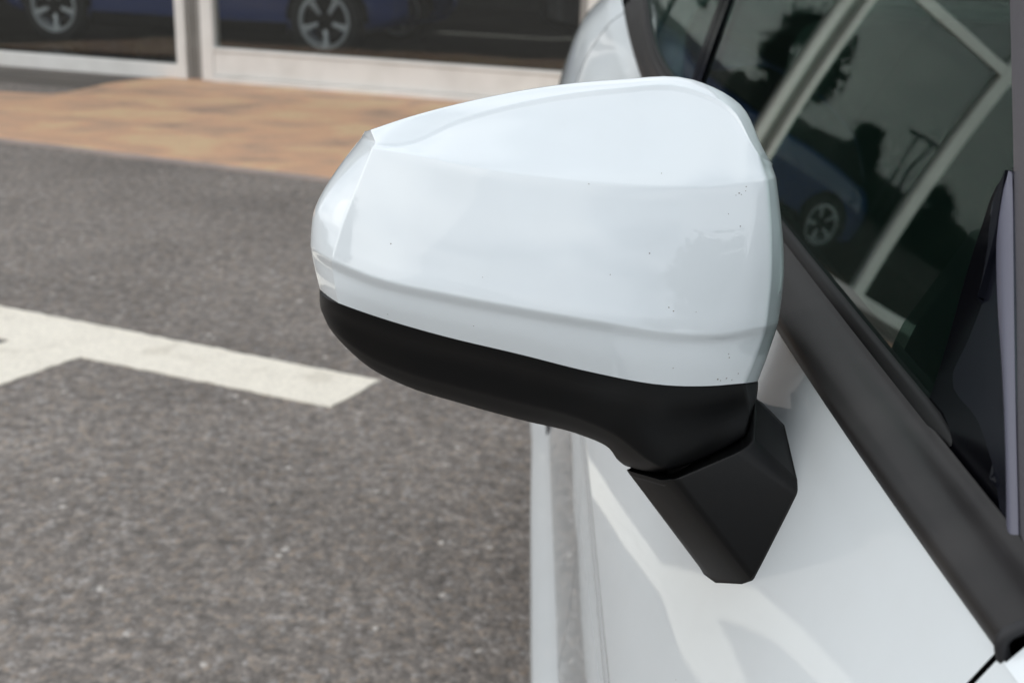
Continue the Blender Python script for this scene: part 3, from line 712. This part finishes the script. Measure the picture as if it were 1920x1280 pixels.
# black lower shell
def shrink(P, k=.0018): return [p + Vector((0, .0012, -.0012)) for p in P]
s0x = [(599,543),(634,570),(702,594),(780,617),(880,643),(1000,671),(1112,700),(1190,714),(1252,724),(1335,725),(1398,720),(1419,716)]
sb  = [.692] + [bow(x) for x, y in s0x[1:-1]] + [.672]
s1x = [(601,575),(634,600),(695,632),(770,657),(872,683),(992,713),(1095,742),(1175,764),(1252,806),(1335,790),(1406,770),(1417,738)]
s2x = [(609,592),(636,630),(684,664),(755,695),(864,726),(985,757),(1082,783),(1150,813),(1250,887),(1335,853),(1401,818),(1411,768)]
s3x = [(616,604),(650,655),(692,692),(760,727),(864,760),(985,793),(1078,815),(1133,837),(1170,877),(1240,872),(1330,835),(1395,760)]
sd1 = [.004,.008,.010,.011,.012,.012,.012,.012,.013,.010,.008,.004]
sd2 = [.008,.014,.017,.019,.020,.020,.019,.018,.012,.010,.004,.020]
sd3 = [.022,.030,.034,.038,.040,.042,.044,.046,.066,.070,.060,.045]
S0 = [hy(x, y, b+.0075) for (x, y), b in zip(s0x, sb)]
S00 = [p + Vector((0, .006, .003)) for p in S0]
S1 = [hy(x, y, b+.009+d) for (x, y), b, d in zip(s1x, sb, sd1)]
S2 = [hy(x, y, b+.009+d) for (x, y), b, d in zip(s2x, sb, sd2)]
S3 = [hy(x, y, b+.009+d) for (x, y), b, d in zip(s3x, sb, sd3)]
S4 = [p + Vector((.004*(1 if i < 6 else -1), .05 if i < 8 else .035, .014 if i < 8 else .004)) for i, p in enumerate(S3)]
ctrl2 = []
for k, r_ in enumerate([S00, S0, S1, S2, S3, S4]):
    ctrl2.append([r_[0] + Vector((.008, .03, 0))] + r_ + [r_[-1] + Vector((-.008, .018, 0))])
cols2 = loft(ctrl2, {9: .008, 11: .004}, {1: .0015, 3: .005, 4: .006}, 5, 4)
mir = grid('door_mirror', cols2, BK, car); facing(mir, (0, -1, -.3)); solid(mir, .002)
mir['label'] = 'door mirror with white cover and black lower housing'
cov = grid('mirror_cover', cols, WH, mir); facing(cov, (0, -1, .4)); solid(cov, .0025)
_cv = cov.data; _cb = BVHTree.FromPolygons([v_.co.copy() for v_ in _cv.vertices], [tuple(p_.vertices) for p_ in _cv.polygons])
def specks(name, spots, m, tree, par):
    v, f = [], []
    for x, y, rad in spots:
        h_, n_, _, _ = tree.ray_cast(CAM, ray(x, y).normalized())
        if h_ is None: continue
        if n_.dot(CAM - h_) < 0: n_ = -n_
        a_ = n_.orthogonal().normalized(); b_ = n_.cross(a_); k = len(v); m_ = 7
        rr_ = [.72*rad*random.uniform(.55, 1.3) for _ in range(m_)]
        v += [h_ + n_*.00005 + (a_*math.cos(6.283*q/m_) + b_*math.sin(6.283*q/m_))*rr_[q] for q in range(m_)] + [h_ + n_*.00035]
        f += [(k+q, k+(q+1) % m_, k+m_) for q in range(m_)]
    o = obj(name, v, f, m, par); o['kind'] = 'stuff'; return o
MAT['grime'] = mat('grime', (.20, .165, .14), .8)
specks('dirt_specks', [(1346,711,.0007),(1351,713,.0005),(1362,709,.0006),(1372,712,.0004),(1367,670,.0005),(1366,663,.0004),(1384,700,.0004),(1262,690,.0004),(1399,350,.0005),(1398,358,.0004),(1386,362,.0005),(1390,365,.0004),(1380,366,.0003),(1104,345,.0004),(733,457,.0005),(1144,515,.0004),(1366,401,.0004),(1388,424,.0004),(727,589,.0004),(888,611,.0004),(1254,576,.0005),(1263,583,.0005),(1240,325,.0004),(1462,548,.0006),(905,520,.0003),(1305,585,.0003)], MAT['grime'], _cb, mir)
# rear bezel and mirror glass
bz = [r_[0] for r_ in [ctrl[-1], ctrl[i4], ctrl[i3+2]]] + ctrl[0][1:-1] + [r_[-1] for r_ in [ctrl[i3+2], ctrl[i4], ctrl[-1]]] + [ctrl2[-1][k] for k in range(len(ctrl2[-1])-2, 0, -1)]
yb = max(p.y for p in bz)
cen = sum(bz, Vector())/len(bz)
def ring(s, y): return [Vector((cen.x + (p.x-cen.x)*s, y if y else p.y, cen.z + (p.z-cen.z)*s)) for p in bz]
rg = [ring(.995, 0), [p.lerp(q_, .6) for p, q_ in zip(ring(.97, 0), ring(.97, yb))], ring(.955, yb), ring(.93, yb-.004)]
rg = [r_ + [r_[0]] for r_ in rg]
o = grid('mirror_bezel', rg, BK, mir); facing(o, (0, 1, 0)); solid(o, .002)
gl = ring(.925, yb-.010); o = obj('mirror_glass', gl + [p + Vector((0, .004, 0)) for p in gl], [tuple(range(len(gl))), tuple(range(len(gl), 2*len(gl)))[::-1]] + [(i, (i+1) % len(gl), len(gl)+(i+1) % len(gl), len(gl)+i) for i in range(len(gl))], MAT['mirror'], mir, False)

# foot on the door skin
_dm = door.data; _bvh = BVHTree.FromPolygons([v_.co.copy() for v_ in _dm.vertices], [tuple(p_.vertices) for p_ in _dm.polygons])
def on_door(px, py):
    """where the line of sight meets the door skin"""
    h_, n_, _, _ = _bvh.ray_cast(CAM, ray(px, py).normalized())
    if n_.x > 0: n_ = -n_
    return h_, n_
fb = [(1320,1074),(1358,1094),(1404,1091),(1424,1074),(1495,922),(1494,898),(1471,802),(1424,748),(1330,760),(1215,900)]
Q = [on_door(*p)[0] for p in fb]; dn = on_door(*fb[0])[1]
tp = [(1171,876,.700),(1192,882,.686),(1238,895,.652),(1262,894,.642),(1382,842,.641),(1409,824,.643),(1416,742,.672),(1400,738,.69),(1320,790,.74),(1230,850,.73)]
# match loop corners: P (top) to Q (base)
P_ = [hy(*t) for t in tp]
Pl = [P_[0], P_[1], P_[2], P_[3], P_[4], P_[5], P_[6], P_[7], P_[8], P_[9]]
Ql = [Q[0], on_door(1342,1090)[0], on_door(1390,1093)[0], on_door(1412,1086)[0], Q[4], Q[5], on_door(1470,798)[0], on_door(1428,752)[0], Q[8], Q[9]]
nn = 10
inn = [p.lerp(sum(Pl, Vector())/nn, .10) for p in Pl]
inn2 = [p + Vector((0, 0, -.008)) for p in inn]
Qd = [q + (q - p).normalized()*.014 for q, p in zip(Ql, Pl)]
v = []
for loop_ in (inn2, Pl, Ql, Qd): v += loop_
f = []
for k in range(3):
    for i in range(nn): f.append((k*nn+i, k*nn+(i+1) % nn, (k+1)*nn+(i+1) % nn, (k+1)*nn+i))
f += [tuple(range(nn)), tuple(range(3*nn, 4*nn))[::-1]]
foot = obj('mirror_foot', v, f, BK, mir, True); bev(foot, .0028, 4, 22)
foot.data.polygons.foreach_set('use_smooth', [True]*len(foot.data.polygons))
gc = sum(Ql, Vector())/nn
def spread(p): return p + (p - gc).normalized()*.0011
la = [spread(q + (p - q).normalized()*.0012) for q, p in zip(Ql, Pl)]; lb_ = [spread(q) for q in Qd]
gm = obj('foot_shadow_gasket', la + lb_, [(i, (i+1) % nn, nn + (i+1) % nn, nn + i) for i in range(nn)] + [tuple(range(nn)), tuple(range(nn, 2*nn))[::-1]], MAT['rubber'], mir, True)  # black gasket skirt, also put in as the foot's contact shadow line
bev(gm, .0028, 4, 22)
# neck core that joins housing and foot inside the gap
tube('mirror_pivot', [hy(1310, 800, .69), hy(1325, 890, .69), hy(1350, 940, .70)], .022, BK, mir, 20)

# ------------------------------------------------------------------ what the glass and paint reflect: trees and lamps across the car park
def leafy(name, n, spread, seed):
    rnd = random.Random(seed); v = []; f = []
    cl = []
    for _ in range(46):
        u = rnd.random(); a = rnd.uniform(0, 6.283); hgt = rnd.uniform(.12, 1)
        rad = spread * (math.sin(min(1, hgt*1.05)*math.pi*.86)**.7) * math.sqrt(rnd.random())
        cl.append((Vector((math.cos(a)*rad, math.sin(a)*rad, .22 + hgt*.78)), rnd.uniform(.05, .12)))
    for _ in range(n):
        c, s = rnd.choice(cl); d = Vector((rnd.gauss(0, 1), rnd.gauss(0, 1), rnd.gauss(0, .8))) * s * .6; p = c + d
        a = Vector((rnd.uniform(-1, 1), rnd.uniform(-1, 1), rnd.uniform(-1, 1))).normalized(); b = a.orthogonal().normalized(); k = rnd.uniform(.012, .024)
        i = len(v); v += [p - a*k*1.5, p + b*k, p + a*k*1.5, p - b*k]; f.append((i, i+1, i+2, i+3))
    me = bpy.data.meshes.new(name); me.from_pydata([tuple(q) for q in v], [], f); me.materials.append(MAT['leaf']); me.update(); return me
crown_a, crown_b = leafy('crown', 5200, .36, 3), leafy('crown', 4600, .22, 11)
def trunk_mesh():
    o = tube('trunk', [(0, 0, -.02), (.01, 0, .2), (0, .01, .45), (.02, 0, .8)], [.028, .02, .015, .004], MAT['bark'], None, 8); me = o.data; bpy.data.objects.remove(o); return me
tm = trunk_mesh()
TREES = [(11.8, -18, 10.5, 0, 'tall broad tree reflected at the right end of the mirror cover'),
         (7.2, -19, 5.2, 1, 'slim low tree reflected left of the tall one in the mirror cover'),
         (-18.3, -2.2, 3.5, 0, 'dark round tree reflected in the driver window beside the pale post'),
         (-20.6, -.4, 2.1, 1, 'small narrow tree reflected in the middle of the driver window'),
         (-22.6, 1.3, 1.9, 0, 'low bushy tree reflected near the bottom of the driver window'),
         (-15.5, -6.5, 7.5, 0, 'tall dark tree reflected in the rear part of the driver window')]
for x, y, h, k, lab in TREES:
    t_ = thing('leafy_tree', lab, 'tree', (x, y, 0), random.uniform(0, 6), 'trees across the car park'); t_.scale = (h, h, h)
    for nm, me in (('crown', crown_b if k else crown_a), ('trunk', tm)):
        q = bpy.data.objects.new(nm, me); link(q, t_)
lp = thing('street_lamp', 'grey twin street lamp reflected in the driver window', 'lamp post', (-21.5, .35, 0))
tube('pole', [(0, 0, 0), (0, 0, 1.4), (0, 0, 2.75)], [.06, .05, .04], MAT['steel'], lp, 12)
tube('pole', [(.2, .5, 0), (.2, .5, 1.4), (.2, .5, 2.75)], [.06, .05, .04], MAT['steel'], lp, 12)
tube('arm', [(-.15, -.45, 2.75), (.1, .25, 2.78), (.35, .95, 2.75)], .05, MAT['steel'], lp, 8)
def hedge(x0, y0, x1, y1, h, lab):
    n = 60; rows_ = []
    d = Vector((x1-x0, y1-y0, 0)); q = Vector((-d.y, d.x, 0)).normalized()
    for i in range(n+1):
        p = Vector((x0, y0, 0)) + d*i/n; row = []
        for j, (a, z) in enumerate(((-.6, -.02), (-.65, h*.35), (-.6, h*.75), (-.3, h), (.3, h), (.6, h*.75), (.65, h*.35), (.6, -.02))):
            w = noise.noise(Vector((p.x*.9, p.y*.9, j*1.7))) * .35; row.append(p + q*(a*(1+w)) + Vector((0, 0, z*(1+w*.8))))
        rows_.append(row)
    o = grid('hedge', rows_, MAT['leaf'], None); o['label'] = lab; o['category'] = 'hedge'; return o
hedge(-30, -14, -23, 16, 1.35, 'long low hedge reflected along the foot of the window reflection')
hedge(-34, -42, 40, -40, 2.0, 'long hedge across the car park reflected low in the mirror cover')
